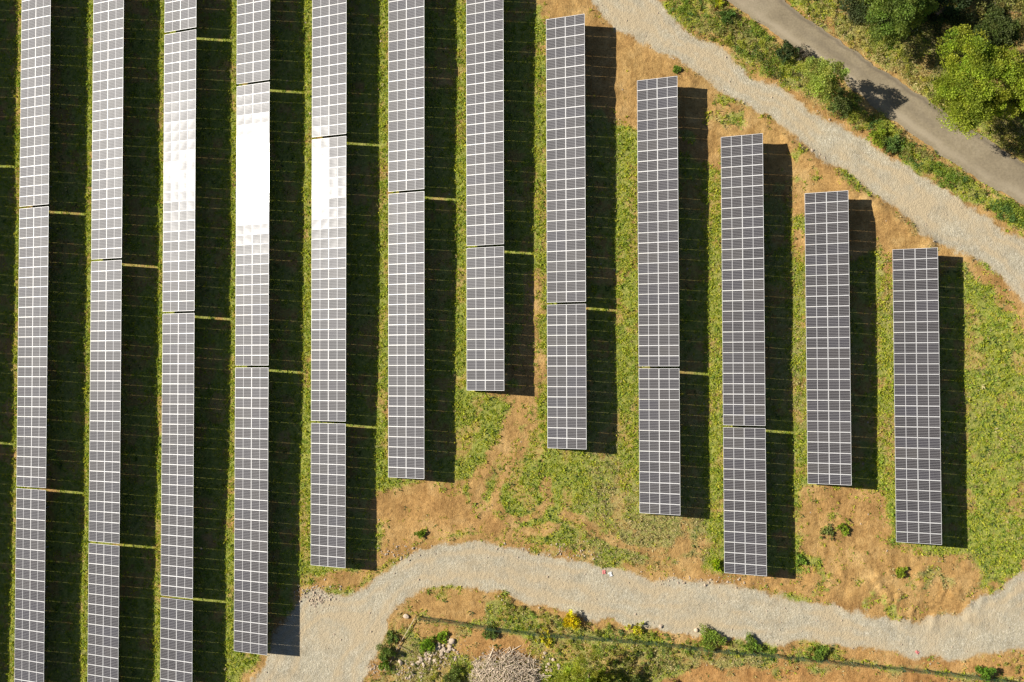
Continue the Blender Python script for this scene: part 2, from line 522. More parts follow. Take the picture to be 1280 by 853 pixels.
LOWX = [-72.05, -63.456, -54.816, -46.311, -37.76, -28.942, -20.075, -11.133, -2.036, 8.192, 17.489, 26.673, 36.177]
lit_strip = np.zeros_like(cx)  # sunlit strips by the low edges: their brightness is put into the grass colour
for rx in LOWX[:9]: lit_strip = np.maximum(lit_strip, sstep(-3.2, -1.6, cx - rx) * (1 - sstep(.6, 1.6, cx - rx)))
lush_c = np.clip(lush_c + .30 * lit_strip * (cy > -26) + .35 * (1 - sstep(-8, 2, cx)) * sstep(-34, -24, cy + .35 * cx * (cx > -30) + 8) + .05, 0, 1)
# relief
ZP = [(12, 40, -.25), (40, 10, -.22), (2, 39, -.08), (30, 17, -.18), (21, 24, -.28), (41, -20, -.32), (31, -15, -.08), (22, -25, -.18), (12, -17, -.15), (2, -11, -.22),
      (-7, -5, .05), (-16, -14, .2), (-26, -24, .2), (-36, -33, .12), (-60, 0, .0), (-45, 0, -.04), (-30, 10, -.04), (-10, 20, -.02), (-60, 35, 0), (0, -30, 0), (45, -32, -.2), (48, 38, -.1)]


def base_z(X, Y):
    num = np.zeros_like(X); den = np.full_like(X, 1e-6)
    for x, y, z in ZP:
        w = np.exp(-((X - x) ** 2 + (Y - y) ** 2) / (2 * 9.0 ** 2))
        num += w * z; den += w
    return num / (den + .02)


GZ = np.where(core, base_z(GX, GY), 0.0)
rough = .12 * (fbm(cx, cy, 1.1, 505, 4) - .5) + .22 * (fbm(cx, cy, 4.5, 555, 3) - .5)
lump = .20 * (np.abs(fbm(cx, cy, 1.7, 605, 3) - .5) * 2) * soil_c * sstep(.35, .6, fbm(cx, cy, 7, 615))
# pushed-up earth by the lower bend and the windrow along the upper track
mx_, my_ = up(1150, 745)
ridg = np.exp(-(((cx - mx_) / 6.5) ** 2 + ((cy - my_) / 2.8) ** 2)) * .5 * np.abs(np.sin((cx - mx_) * 1.0 + 7 * fbm(cx, cy, 2.6, 71))) * sstep(.35, .75, fbm(cx, cy, 1.5, 75))
windrow = np.zeros_like(cx)
for (a, b) in [((985, 178), (1050, 225)), ((1050, 225), (1110, 268)), ((1110, 268), (1162, 302))]:
    ax_, ay_ = up(*a); bx_, by_ = up(*b)
    L = (bx_ - ax_) ** 2 + (by_ - ay_) ** 2
    t = np.clip(((cx - ax_) * (bx_ - ax_) + (cy - ay_) * (by_ - ay_)) / L, 0, 1)
    d = np.hypot(cx - ax_ - t * (bx_ - ax_), cy - ay_ - t * (by_ - ay_))
    windrow = np.maximum(windrow, np.exp(-(d / .8) ** 2))
soft = 1 - .85 * grav_c
flat = 1 - sstep(-1.2, 0.0, sd_rd)
GZ[core] += (rough * soft + lump * soft + ridg + windrow * .38 * (.5 + fbm(cx, cy, 1.5, 81))) * flat - .05 * sstep(-.6, .2, sd_rd)
GZ[~core] += -.6 * sstep(120, 900, np.hypot(GX[~core], GY[~core]))

TINT = np.zeros(GX.shape + (4,)); TINT[..., 3] = .4; TINT[..., 1] = .55 + .4 * (vnoise(GX, GY, 40, 9) - .5); TINT[..., 2] = .3
LUSHG = np.zeros(GX.shape)
nz = fbm(cx, cy, 5.0, 951)
rut = np.maximum(np.exp(-((SD_TRACK - 1.25) / .3) ** 2), np.exp(-((SD_TRACK - 2.9) / .35) ** 2)) * sstep(.25, .55, nz) * .95
sandy = blobs([((1150, 262), 45, 22, .9), ((1090, 225), 35, 16, .6), ((1010, 165), 18, 14, .5), ((835, 748), 28, 14, .8), ((1190, 770), 70, 14, .8), ((780, 25), 40, 16, .6), ((620, 715), 60, 10, .4), ((430, 800), 35, 25, .35)], cx, cy)
rut = np.clip(rut + sandy * sstep(.3, .65, mott), 0, 1)
TINT[core, 0] = grav_c; TINT[core, 1] = veg_c; TINT[core, 2] = np.clip(red_c + .5 * (fbm(cx, cy, 8, 91) - .5), 0, 1) * (1 - sstep(-.1, .6, SD_TRACK)) + rut * sstep(-.1, .6, SD_TRACK)
LUSHG[core] = lush_c; TINT[core, 3] = lush_c


def gsample(A, X, Y):
    i = np.clip(np.searchsorted(gx, X) - 1, 0, len(gx) - 2); j = np.clip(np.searchsorted(gy, Y) - 1, 0, len(gy) - 2)
    u = (X - gx[i]) / (gx[i + 1] - gx[i]); v = (Y - gy[j]) / (gy[j + 1] - gy[j])
    return (A[j, i] * (1 - u) + A[j, i + 1] * u) * (1 - v) + (A[j + 1, i] * (1 - u) + A[j + 1, i + 1] * u) * v


def gz(x, y):
    return float(gsample(GZ, np.array([x]), np.array([y]))[0])


nx, ny = len(gx), len(gy)
idx = np.arange(nx * ny).reshape(ny, nx)
Q = np.stack([idx[:-1, :-1], idx[:-1, 1:], idx[1:, 1:], idx[1:, :-1]], -1).reshape(-1, 4)
V = np.stack([GX, GY, GZ], -1).reshape(-1, 3)
ground = link('ground', mesh_np('ground', V, Q, M_TERRAIN, TINT.reshape(-1, 4), smooth=True))
tag(ground, 'ochre soil and rough grassland under the panel rows', 'ground', kind='structure')

# the crushed-stone track: its own sheet lying just on the ground
tr_mask = np.zeros(GX.shape, bool)
tm = SD_TRACK > -.1
tr_mask[core] = tm
up_mask = np.zeros(GX.shape, bool); up_mask[core] = sd_tn >= sd_ts
for nm, sel in (('gravel_track', ~up_mask), ('gravel_path', up_mask)):
    mk = tr_mask & sel
    cell = mk[:-1, :-1] & mk[:-1, 1:] & mk[1:, 1:] & mk[1:, :-1]
    q = Q[cell.reshape(-1)]
    u, inv = np.unique(q, return_inverse=True)
    v = V[u].copy(); v[:, 2] += .006
    o = link(nm, mesh_np(nm, v, inv.reshape(-1, 4), M_TERRAIN, TINT.reshape(-1, 4)[u], smooth=True))
    tag(o, 'crushed stone service track curving below the panel tables' if nm == 'gravel_track' else 'crushed stone path running beside the paved lane', 'track', kind='structure')


def resample(pts, step):
    P = np.array(pts); d = np.r_[0, np.cumsum(np.hypot(*np.diff(P, axis=0).T))]
    s = np.arange(0, d[-1], step)
    return np.stack([np.interp(s, d, P[:, 0]), np.interp(s, d, P[:, 1])], 1)


# the paved lane: cross-sections of 13 points between its two edges
rl = np.array(upl(ROAD_L)); rr = np.array(upl(ROAD_R))
NS = 260


def para(P):
    d = np.r_[0, np.cumsum(np.hypot(*np.diff(P, axis=0).T))]; s = np.linspace(0, d[-1], NS)
    return np.stack([np.interp(s, d, P[:, 0]), np.interp(s, d, P[:, 1])], 1)


A = para(rl); B = para(rr)
en = lambda seed: ((fbm(np.arange(NS) * .3, np.zeros(NS), 1.6, seed) - .5) * .7)[:, None]
dirn = (B - A) / np.linalg.norm(B - A, axis=1)[:, None]
A = A + dirn * en(11); B = B + dirn * en(12)
tt = np.linspace(0, 1, 13)
RV = A[:, None, :] * (1 - tt)[None, :, None] + B[:, None, :] * tt[None, :, None]
RZ = base_z(RV[..., 0], RV[..., 1]) + .02 + .05 * (1 - (2 * tt - 1) ** 2)[None, :]
RT = np.zeros((NS, 13, 2))
wob = fbm(RV[..., 0], RV[..., 1], 6, 13)
lane = np.exp(-((tt[None, :] - .2) / .09) ** 2) * .75 + np.exp(-((tt[None, :] - .5) / .06) ** 2) * .0
RT[..., 0] = np.clip(lane * sstep(.25, .6, wob), 0, 1)
RT[..., 1] = np.clip(np.exp(-((tt[None, :] - .93) / .05) ** 2) * .6 + np.exp(-((tt[None, :] - .55) / .10) ** 2) * .3 * sstep(.4, .6, wob), 0, 1)
ri = np.arange(NS * 13).reshape(NS, 13)
RQ = np.stack([ri[:-1, :-1], ri[1:, :-1], ri[1:, 1:], ri[:-1, 1:]], -1).reshape(-1, 4)
road = link('road', mesh_np('road', np.concatenate([RV, RZ[..., None]], -1).reshape(-1, 3), RQ, M_ROAD, RT.reshape(-1, 2), smooth=True))
tag(road, 'worn dusty paved lane crossing the top right corner', 'road', kind='structure')

# ------------------------------------------------------------------ solar tables
ct, st = math.cos(TILT), math.sin(TILT)


def panel_mesh():
    lip = .030
    hx, hy = MOD_L / 2 - lip + .004, MOD_W / 2 - lip + .004
    xs = np.concatenate([np.linspace(-hx, 0, 6), np.linspace(0, hx, 6)[1:]]); ys = np.linspace(-hy, hy, 6)
    X, Y = np.meshgrid(xs, ys)
    Z = .031 - .0032 * np.sin(np.pi * np.abs(X) / hx) * np.sin(np.pi * (Y + hy) / (2 * hy))
    n = len(xs); ii = np.arange(X.size).reshape(X.shape)
    q = np.stack([ii[:-1, :-1], ii[:-1, 1:], ii[1:, 1:], ii[1:, :-1]], -1).reshape(-1, 4)
    return mesh_np('solar_panel', np.stack([X, Y, Z], -1).reshape(-1, 3), q, M_PANEL, smooth=True)


def frame_mesh():
    m = MB(); lip = .030; h = .036
    for s in (-1, 1):
        m.box((0, s * (MOD_W / 2 - lip / 2), h / 2), (MOD_L, lip, h))
        m.box((s * (MOD_L / 2 - lip / 2), 0, h / 2), (lip, MOD_W - 2 * lip, h))
    return m.mesh('panel_frame', M_ALU)


ME_PANEL, ME_FRAME = panel_mesh(), frame_mesh()
ME_PURLIN = {}
ROT = (0, -TILT, 0)


def slant(u, y, w=0.0):
    """point on the tilted table plane, u up the slope, w along its normal"""
    return (u * ct - w * st, y, LOW + u * st + w * ct)


def build_table(n_mod):
    root = empty('solar_table', (0, 0, 0))
    L = n_mod * PITCH
    y0 = L / 2 - PITCH / 2
    for c in range(2):
        u = MOD_L / 2 + c * (MOD_L + MGAP)
        for k in range(n_mod):
            p = link('solar_panel', ME_PANEL, root, slant(u, y0 - k * PITCH), ROT)
            link('panel_frame', ME_FRAME, p)
    m = MB(); m.box((0, 0, 0), (.07, L - .1, .06)); me_p = m.mesh('purlin', M_STEEL)
    for u in (.50, 1.75, 2.29, 2.83, 4.08):
        link('purlin', me_p, root, slant(u, 0, -.035), ROT)
    m = MB(); m.box((0, 0, 0), (4.0, .08, .10)); me_r = m.mesh('rafter', M_STEEL)
    bays = 7 if n_mod > 20 else 4
    for b in range(bays):
        y = -L / 2 + L * (b + .5) / bays
        link('rafter', me_r, root, slant(2.29, y, -.118), ROT)
        for u in (1.0, 3.6):
            x, yy, z = slant(u, y, -.17)
            h = z + .55
            m = MB(); m.box((0, 0, 0), (.10, .10, h))
            link('post', m.mesh('post', M_STEEL), root, (x, yy + .095, z - h / 2 + .06))
    return root


def copy_tree(o, parent=None):
    c = o.copy()
    COL.objects.link(c)
    if parent: c.parent = parent
    for ch in list(KIDS.get(o.name, ())):
        copy_tree(ch, c)
    return c


KIDS = {}


def kids_of(root):
    for o in root.children_recursive:
        KIDS.setdefault(o.parent.name, []).append(o)


ORD = ['', 'first', 'second', 'third', 'fourth', 'fifth', 'sixth', 'seventh', 'eighth', 'ninth', 'tenth', 'eleventh', 'twelfth']
# (row, y centre in table steps from the row's reference seam, modules, label)
TABLES = []


def add_t(row, k, half, label): TABLES.append((row, k, half, label))


add_t(0, -1, 0, 'panel table beyond the left edge, upper end of the row left of the first')
add_t(0, 0, 0, 'panel table beyond the left edge, middle of the row left of the first')
add_t(0, 1, 0, 'panel table beyond the left edge, lower end of the row left of the first')
add_t(1, -1, 0, 'narrow looking grey panel table, topmost in the first full row from the left')
add_t(1, 0, 0, 'grey panel table in the middle of the leftmost full row')
add_t(1, 1, 0, 'grey panel table at the bottom of the leftmost full row')
add_t(2, -1, 0, 'grey panel table at the top of the second row from the left')
add_t(2, 0, 0, 'grey panel table in the middle of the second row from the left')
add_t(2, 1, 0, 'grey panel table at the bottom of the second row from the left')
add_t(3, -1, 0, 'panel table barely entering the top edge in the third row from the left')
add_t(3, 0, 0, 'panel table with bluish sky glints, second from top in the third row')
add_t(3, 1, 0, 'plain grey panel table, third from top in the third row from the left')
add_t(3, 2, 0, 'panel table cut by the bottom edge in the third row from the left')
add_t(4, -1, 0, 'grey panel table above the blinding sun glare in the fourth row')
add_t(4, 0, 0, 'panel table whitened by blinding sun glare, middle of the fourth row')
add_t(4, 1, 0, 'warm grey panel table ending beside the gravel, bottom of the fourth row')
add_t(5, -1, 0, 'grey panel table at the top of the fifth row, right of the glare')
add_t(5, 0, 0, 'panel table with bright patchy sun glint in the middle of the fifth row')
add_t(5, 1, 1, 'short panel table at the lower end of the fifth row above the track bend')
add_t(6, -1, 0, 'upper panel table of the sixth row from the left')
add_t(6, 0, 0, 'lower panel table of the sixth row, ending over the bare soil')
add_t(7, -1, 0, 'upper panel table of the seventh row from the left')
add_t(7, 0, 1, 'short panel table at the lower end of the seventh row above green weeds')
add_t(8, -1, 0, 'upper long panel table of the eighth row, its top end on bare soil')
add_t(8, 0, 1, 'short lower panel table of the eighth row above the grass patch')
add_t(9, -1, 0, 'upper long panel table of the ninth row beside the ochre soil')
add_t(9, 0, 1, 'short lower panel table of the ninth row over dry grass')
add_t(10, -1, 0, 'upper long panel table of the third row from the right')
add_t(10, 0, 1, 'short lower panel table of the third row from the right near the track')
add_t(11, 0, 0, 'single dark panel table, second row from the right')
add_t(12, 0, 0, 'single dark panel table forming the rightmost row')

PROTO = {}
for row, k, half, label in TABLES:
    n = 14 if half else 28
    top = ROW_Y[row] - k * STEP - TGAP / 2
    yc = top - n * PITCH / 2
    if n not in PROTO:
        root = build_table(n); PROTO[n] = root; kids_of(root)
        src = root
    else:
        root = None
    o = root if root else copy_tree(PROTO[n])
    o.location = (ROW_X[row], yc, 0)
    tag(o, label, 'solar table', 'tilted solar tables standing in parallel rows')
bpy.context.view_layer.update()
# every module sits a hair differently on its clamps
rj = random.Random(3)
for o in [o for o in COL.objects if o.type == 'EMPTY' and o.name.startswith('solar_table')]:
    t0 = [(rj.gauss(0, .003), rj.gauss(0, .004)) for _ in range(2)]
    pan = [c for c in o.children if c.name.startswith('solar_panel')]
    for c in pan:
        col = 0 if c.location.x < 2.2 else 1
        c.rotation_euler = (t0[col][0] + rj.gauss(0, .0028), -TILT + t0[col][1] + rj.gauss(0, .0028), 0)

# ------------------------------------------------------------------ plants
def leaves(C, size, tilt_lo, tilt_hi, rng, slim=.45, out=None):
    """a diamond leaf at every point of C; returns vertices (4 per leaf)"""
    n = len(C)
    ph = rng.random(n) * 2 * np.pi
    th = tilt_lo + (tilt_hi - tilt_lo) * rng.random(n)
    d = np.stack([np.cos(ph) * np.cos(th), np.sin(ph) * np.cos(th), np.sin(th)], 1)
    if out is not None:
        d = d + out; d /= np.linalg.norm(d, axis=1)[:, None] + 1e-9
    s = np.cross(d, np.array([0, 0, 1.0])); s /= np.linalg.norm(s, axis=1)[:, None] + 1e-9
    roll = rng.normal(0, .7, n)[:, None]
    s = s * np.cos(roll) + np.cross(d, s) * np.sin(roll)
    L = size[:, None]; w = slim * L
    V = np.stack([C, C + d * L * .5 + s * w * .5, C + d * L, C + d * L * .5 - s * w * .5], 1)
    return V.reshape(-1, 3)


def quads(n): return np.arange(n * 4).reshape(n, 4)


PAL_DRY = np.array([(.58, .46, .20), (.50, .42, .15), (.42, .33, .15), (.62, .52, .26)])
PAL_LUSH = np.array([(.37, .43, .035), (.47, .50, .045), (.28, .38, .045), (.56, .53, .055)])
PAL_DARK = np.array([(.09, .16, .03), (.12, .18, .04), (.14, .20, .055), (.08, .13, .04)])


def pick(P, n, rng): return P[rng.integers(0, len(P), n)]


def grow_grass():
    rng = np.random.default_rng(21)
    n = 240000
    X = rng.uniform(-70, 57, n); Y = rng.uniform(-41, 48, n)
    v = gsample(TINT[..., 1], X, Y); lush = gsample(LUSHG, X, Y)
    g = gsample(TINT[..., 0], X, Y)
    p = np.clip(v * 1.05, 0, 1)
    shade = np.zeros(n, bool)
    strip = np.zeros(n, bool)
    for k, rx in enumerate(ROW_X):
        yt = ROW_Y[k] + (200 if k < 8 else STEP if k < 11 else 0)
        yb = {0: -200, 1: -200, 2: -200, 3: -200}.get(k, None)
        if yb is None:
            nb = {4: 2, 5: 1.5, 6: 1, 7: .5, 8: .5, 9: .5, 10: .5, 11: 1, 12: 1}[k]
            yb = ROW_Y[k] - nb * STEP
        iny = (Y < yt + .2) & (Y > yb - .2)
        shade |= iny & (X > rx + .5) & (X < rx + 7.3)
        strip |= iny & (X > rx - 2.2) & (X < rx + .5)
    p[shade] *= .33
    sparse = .10 * sstep(.45, .7, fbm(X, Y, 3.0, 909)) * (Y < 10)
    p = np.maximum(p, sparse)
    p[strip] = np.clip(p[strip] * 1.5 + .12 * (v[strip] > .2), 0, 1)
    keep = (rng.random(n) < p) & (g < .4)
    X, Y, lush, strip = X[keep], Y[keep], lush[keep], strip[keep]
    n = len(X)
    lush = np.clip(lush + .35 * strip + rng.normal(0, .17, n), 0, 1)  # strip blades greened further, the sunlit look painted into their colour
    dry = rng.random(n) > sstep(.15, .75, lush)
    col = np.where(dry[:, None], pick(PAL_DRY, n, rng), pick(PAL_LUSH, n, rng))
    dk = (rng.random(n) < .10) & ~strip
    col[dk] = pick(PAL_DARK, int(dk.sum()), rng)
    K = 8
    h = (.12 + .16 * rng.random(n)) * np.where(dry, .95, 1.0) * (1 + .5 * (rng.random(n) < .08))
    C = np.stack([X, Y, gsample(GZ, X, Y) - .02], 1)
    C = np.repeat(C, K, 0); C[:, :2] += rng.normal(0, .085, (n * K, 2))
    size = np.repeat(h, K) * rng.uniform(.6, 1.25, n * K)
    Vv = leaves(C, size, .05, .95, rng, .36)
    cc = np.repeat(col, K, 0) * rng.uniform(.8, 1.2, (n * K, 1))
    o = link('grass', mesh_np('grass', Vv, quads(n * K), M_GRASS, np.repeat(cc, 4, 0)))
    tag(o, 'green and straw coloured grass and weeds between the panel rows', 'grass', kind='stuff')


grow_grass()


def clump_leaves(cent, rad, per, leaf, cols, rng, flat=.8):
    """leaf clumps: cent (n,3), rad (n,), per leaves each; cols (n,3)"""
    n = len(cent)
    d = rng.normal(0, 1, (n * per, 3)); d /= np.linalg.norm(d, axis=1)[:, None]
    d[:, 2] = np.where(d[:, 2] < -.2, -d[:, 2], d[:, 2])
    r = np.repeat(rad, per) * rng.uniform(.55, 1.0, n * per)
    C = np.repeat(cent, per, 0) + d * r[:, None] * np.array([1, 1, flat])
    size = leaf * rng.uniform(.65, 1.35, n * per)
    Vv = leaves(C - d * size[:, None] * .3, size, -.3, .7, rng, .6, out=d * .7)
    cc = np.repeat(cols, per, 0) * rng.uniform(.78, 1.22, (n * per, 1))
    return Vv, np.repeat(cc, 4, 0)


def crown_mesh(name, r, h, col, seed, nclump=110, per=55, leaf=.26, rc=.7, var=.22, lobe=1.0):
    """uneven crown centred at 0: clumps spread through a lumpy ellipsoid r wide and h tall"""
    rng = np.random.default_rng(seed)
    d = rng.normal(0, 1, (nclump, 3)); d /= np.linalg.norm(d, axis=1)[:, None]
    low = d[:, 2] < -.35; d[low, 2] *= -1
    lob = 1 + lobe * .2 * np.sin(3 * np.arctan2(d[:, 1], d[:, 0]) + seed) + lobe * .13 * np.sin(5 * np.arctan2(d[:, 1], d[:, 0]) + 2 * seed)
    rr = rng.uniform(.45, 1.0, nclump) ** .6 * lob
    cent = d * rr[:, None] * np.array([r - rc * .6, r - rc * .6, h / 2 - rc * .4])
    rad = rc * rng.uniform(.6, 1.25, nclump)
    cols = np.array(col)[None, :] * (1 + rng.normal(0, var, (nclump, 1))).clip(.5, 1.6)
    cols = cols * (1 + rng.normal(0, .06, (nclump, 3)))
    Vv, cc = clump_leaves(cent, rad, per, leaf, cols.clip(.004, .9), rng)
    return mesh_np(name, Vv, quads(len(Vv) // 4), M_LEAF, cc)


def trunk_mesh(name, h, r0, spread, seed, mat):
    rng = random.Random(seed); m = MB()
    lean = (rng.uniform(-.1, .1) * h, rng.uniform(-.1, .1) * h)
    top = (lean[0], lean[1], h * .6)
    m.tube([(0, 0, -.2), (lean[0] * .4, lean[1] * .4, h * .3), top], [r0 * 1.25, r0 * .9, r0 * .6], 8)
    for k in range(6):
        a = k * math.pi / 3 + rng.uniform(-.4, .4); l = spread * rng.uniform(.55, .85)
        e = (top[0] + math.cos(a) * l, top[1] + math.sin(a) * l, h * rng.uniform(.7, .95))
        mid = ((top[0] + e[0]) / 2, (top[1] + e[1]) / 2, h * .68)
        m.tube([(lean[0] * .8, lean[1] * .8, h * .48), mid, e], [r0 * .5, r0 * .3, r0 * .12], 6)
    return m.mesh(name, mat, True)


K_M = CAM_H / F_PX


def tree(name, cat, label, px, py, r_px, zc, h, col, seed, group=None, **kw):
    """crown centre seen at (px,py) at height zc; crown r_px wide, h tall"""
    k = (CAM_H - zc) / F_PX
    x, y = up(px, py, zc); g = gz(x, y)
    root = empty(name, (x, y, g), 0)
    tag(root, label, cat, group)
    link('crown', crown_mesh('crown', r_px * k, h, col, seed, **kw), root, (0, 0, zc - g))
    link('trunk', trunk_mesh('trunk', zc - g + h * .25, max(.05, r_px * k * .05), r_px * k * .75, seed, M_BARK), root)
    return root


YG = (.30, .36, .030); MG = (.185, .25, .040); DG = (.10, .135, .030); OL = (.28, .27, .07)
tree('broadleaf_tree', 'tree', 'round mid green tree at the top edge, right of the lane', 1116, 12, 43, 4.2, 6.6, MG, 1, nclump=170, per=190, leaf=.18, rc=.85, var=.3)
tree('broadleaf_tree', 'tree', 'largest tree, bright yellow green crown beside the lane by the right edge', 1222, 106, 62, 5.2, 6.0, YG, 2, nclump=300, per=180, leaf=.18, rc=.85, var=.27)
tree('broadleaf_tree', 'tree', 'dull green tree directly above the big yellow green tree', 1244, 42, 30, 4.2, 3.6, DG, 3, nclump=120, per=120, leaf=.17, rc=.65, var=.3)
tree('broadleaf_tree', 'tree', 'thin olive tree in the top right corner', 1258, 8, 38, 3.6, 3.0, OL, 4, nclump=80, per=80, leaf=.16, rc=.6, var=.35)
tree('broadleaf_tree', 'tree', 'pale grey green bush tree at the top edge, left of the round green one', 1072, 6, 24, 3.0, 3.4, (.10, .13, .045), 5, nclump=80, per=60, leaf=.2, rc=.55)
tree('broadleaf_tree', 'tree', 'dark green tree half cut by the right edge beside the yellow green crown', 1296, 130, 34, 4.2, 4.5, DG, 6, nclump=120, per=60, leaf=.24, rc=.65)
tree('broadleaf_tree', 'tree', 'dark tree beyond the top edge shading the lane side', 1020, -26, 26, 4.0, 4.5, DG, 8, nclump=90, per=60, leaf=.24, rc=.6)
tree('broadleaf_tree', 'tree', 'tree painted dark as if shaded, between the round green tree and the olive corner tree', 1182, 8, 36, 2.6, 3.4, (.05, .08, .025), 9, nclump=110, per=55, leaf=.24, rc=.6)  # leaf colour darkened to stand in for shade
tree('broadleaf_tree', 'tree', 'unseen tall dark tree added beyond the top edge to shade the ground right of the round tree', 1108, -52, 42, 5.5, 8.0, DG, 12, nclump=130, per=70, leaf=.24, rc=.8)  # out of view, added as an occluder to darken the ground between the trees
tree('small_tree', 'tree', 'lone small green tree on the verge casting its shadow on the lane', 1030, 97, 28, 3.9, 3.6, (.36, .41, .075), 7, nclump=105, per=115, leaf=.15, rc=.55, var=.3)
tree('small_tree', 'tree', 'yellow green tree cut by the bottom edge, right of the brush pile', 733, 858, 44, 2.6, 3.0, (.32, .35, .03), 10, nclump=170, per=110, leaf=.15, rc=.5, var=.3)
tree('small_tree', 'tree', 'dark tree below the bottom edge throwing shade on the orange soil', 780, 884, 32, 3.4, 3.4, DG, 11, nclump=110, per=55, leaf=.22, rc=.55)


def shrub(label, px, py, r_px, h, col, seed, per=40, leaf=.15, cat='shrub', name='shrub', group=None):
    h = h * .8; col = tuple(c * 1.45 for c in col)
    x, y = up(px, py, h * .5); g = gz(x, y); r = r_px * K_M
    root = empty(name, (x, y, g)); tag(root, label, cat, group)
    n = int(16 + 34 * r)
    if r < .8:
        link('foliage', crown_mesh('foliage', r * 1.25, h * .8, col, seed, nclump=26, per=16, leaf=.2, rc=.17, lobe=2.2, var=.3), root, (0, 0, h * .36))
    else:
        link('foliage', crown_mesh('foliage', r * 1.1, h * .9, col, seed, nclump=n, per=per, leaf=leaf, rc=.20 + .11 * r, lobe=2.0, var=.3), root, (0, 0, h * .45))
    link('stem', trunk_mesh('stem', h * .7, .035, r * .6, seed, M_BARK), root)


shrub('bright yellow flowering shrub below the track, the brightest yellow spot', 714, 776, 11, 1.2, (.50, .40, .01), 41)
shrub('small yellow flowering shrub just under the green fence', 681, 799, 7, .8, (.42, .36, .02), 42)
shrub('small yellow shrub touching the lower track edge mid way', 795, 785, 7, .8, (.36, .34, .02), 43)
shrub('bright green bush standing alone at the lower right fence end', 1232, 842, 9, 1.2, (.11, .20, .02), 44)
shrub('leafy dark green shrub row along the left side of the fenced corner', 482, 815, 9, 1.2, (.12, .17, .03), 45)
shrub('dark shrub at the top end of the fenced corner hedge', 490, 797, 6, .9, (.11, .155, .03), 46)
shrub('light green shrub at the lower end of the fenced corner hedge', 481, 830, 6, .8, (.13, .19, .02), 47)
shrub('fresh green shrub above the pale rock heap', 535, 806, 9, .8, (.14, .23, .015), 48)
shrub('fresh green low shrub right of the rock heap top', 552, 797, 6, .6, (.15, .23, .015), 49)
shrub('lime green bush at the corner of the third panel table from the right', 895, 706, 6, .9, (.24, .31, .01), 50)
shrub('yellow green bush against the left verge at the top edge', 899, 2, 6, .8, (.40, .42, .02), 51)
shrub('dark olive bush on the verge above the lone small tree', 984, 62, 13, 1.8, (.05, .075, .022), 52)
shrub('greyish bare twiggy bush by the lane edge above the lone tree', 1006, 67, 9, 1.3, (.13, .11, .08), 53, per=26, leaf=.11)
shrub('green bush directly under the lone small tree', 1052, 128, 14, 1.5, (.10, .125, .03), 54)
shrub('bright green bush on the verge right of the tree shadow', 1098, 172, 12, 1.1, (.19, .23, .02), 55)
shrub('dull dark green bush in the verge between path and lane', 1112, 180, 11, 1.0, (.13, .19, .045), 56)
shrub('dark green bush in the upper verge below the yellow bush', 909, 20, 10, 1.0, (.10, .16, .03), 57)
shrub('small dark green weed bush on bare soil beside the tenth row', 846, 86, 4, .35, (.15, .22, .03), 58)
shrub('dark leafy bush at the left edge of the bare ground under the right rows', 1000, 700, 6, .45, (.16, .23, .03), 59)
shrub('spiky olive weed bush on soil between the two right tables', 1034, 664, 8, .45, (.17, .19, .05), 60)
shrub('low lime bush on soil left of the rightmost table end', 1054, 660, 7, .6, (.19, .25, .02), 61)
shrub('small lime bush under the lower end of the rightmost table', 1126, 715, 6, .5, (.20, .24, .02), 62)
shrub('small green bush below the track at the bottom of the fence line', 1024, 816, 10, .7, (.15, .21, .03), 63)
shrub('large green bush mass on the fence right of the yellow shrubs', 888, 799, 15, .8, (.17, .225, .03), 64)
shrub('green bush on the fence left of the bottom right soil', 940, 807, 10, .8, (.15, .21, .03), 65)
shrub('dark weed bush on the fence above the brush pile', 612, 790, 9, .7, (.13, .17, .04), 66)
shrub('tall green bush near the bottom edge left of the brush pile', 566, 848, 12, 1.0, (.12, .15, .03), 67)
shrub('pair of green weeds on the soil above the track bend', 526, 668, 5, .5, (.17, .23, .02), 68)


def in_poly_points(poly, dens, rng):
    P = np.array(upl(poly)); lo, hi = P.min(0), P.max(0)
    n = int((hi[0] - lo[0]) * (hi[1] - lo[1]) * dens)
    X = rng.uniform(lo[0], hi[0], n); Y = rng.uniform(lo[1], hi[1], n)
    k = sdist(P, *warp(X, Y, .8, 2.5, 44)) > 0
    return X[k], Y[k]


def undergrowth(name, label, polys, seed):
    """polys: (pixel polygon, clumps per m2, clump radius, palette)"""
    rng = np.random.default_rng(seed); VV = []; CC = []
    for poly, dens, rad, pal in polys:
        X, Y = in_poly_points(poly, dens, rng)
        keep = fbm(X, Y, 2.6, seed + 3) > .28
        X, Y = X[keep], Y[keep]; n = len(X)
        rr = rad * rng.uniform(.5, 1.35, n)
        tall = fbm(X, Y, 3.2, seed + 9)
        cent = np.stack([X, Y, gsample(GZ, X, Y) + rr * .25 + .9 * rad * (tall - .35).clip(0)], 1)
        pal = np.array(pal)
        w = np.clip((fbm(X, Y, 3.5, seed + 5) - .25) * 2, 0, .999)
        base = pal[(w * len(pal)).astype(int)]
        alt = rng.random(n) < .3
        base[alt] = pick(pal, int(alt.sum()), rng)
        cols = base * (1 + rng.normal(0, .16, (n, 1))).clip(.5, 1.5)
        Vv, cc = clump_leaves(cent, rr, 46, .12, cols, rng, .85)
        VV.append(Vv); CC.append(cc)
    Vv = np.vstack(VV)
    o = link(name, mesh_np(name, Vv, quads(len(Vv) // 4), M_LEAF, np.vstack(CC)))
    tag(o, label, 'undergrowth', kind='stuff')


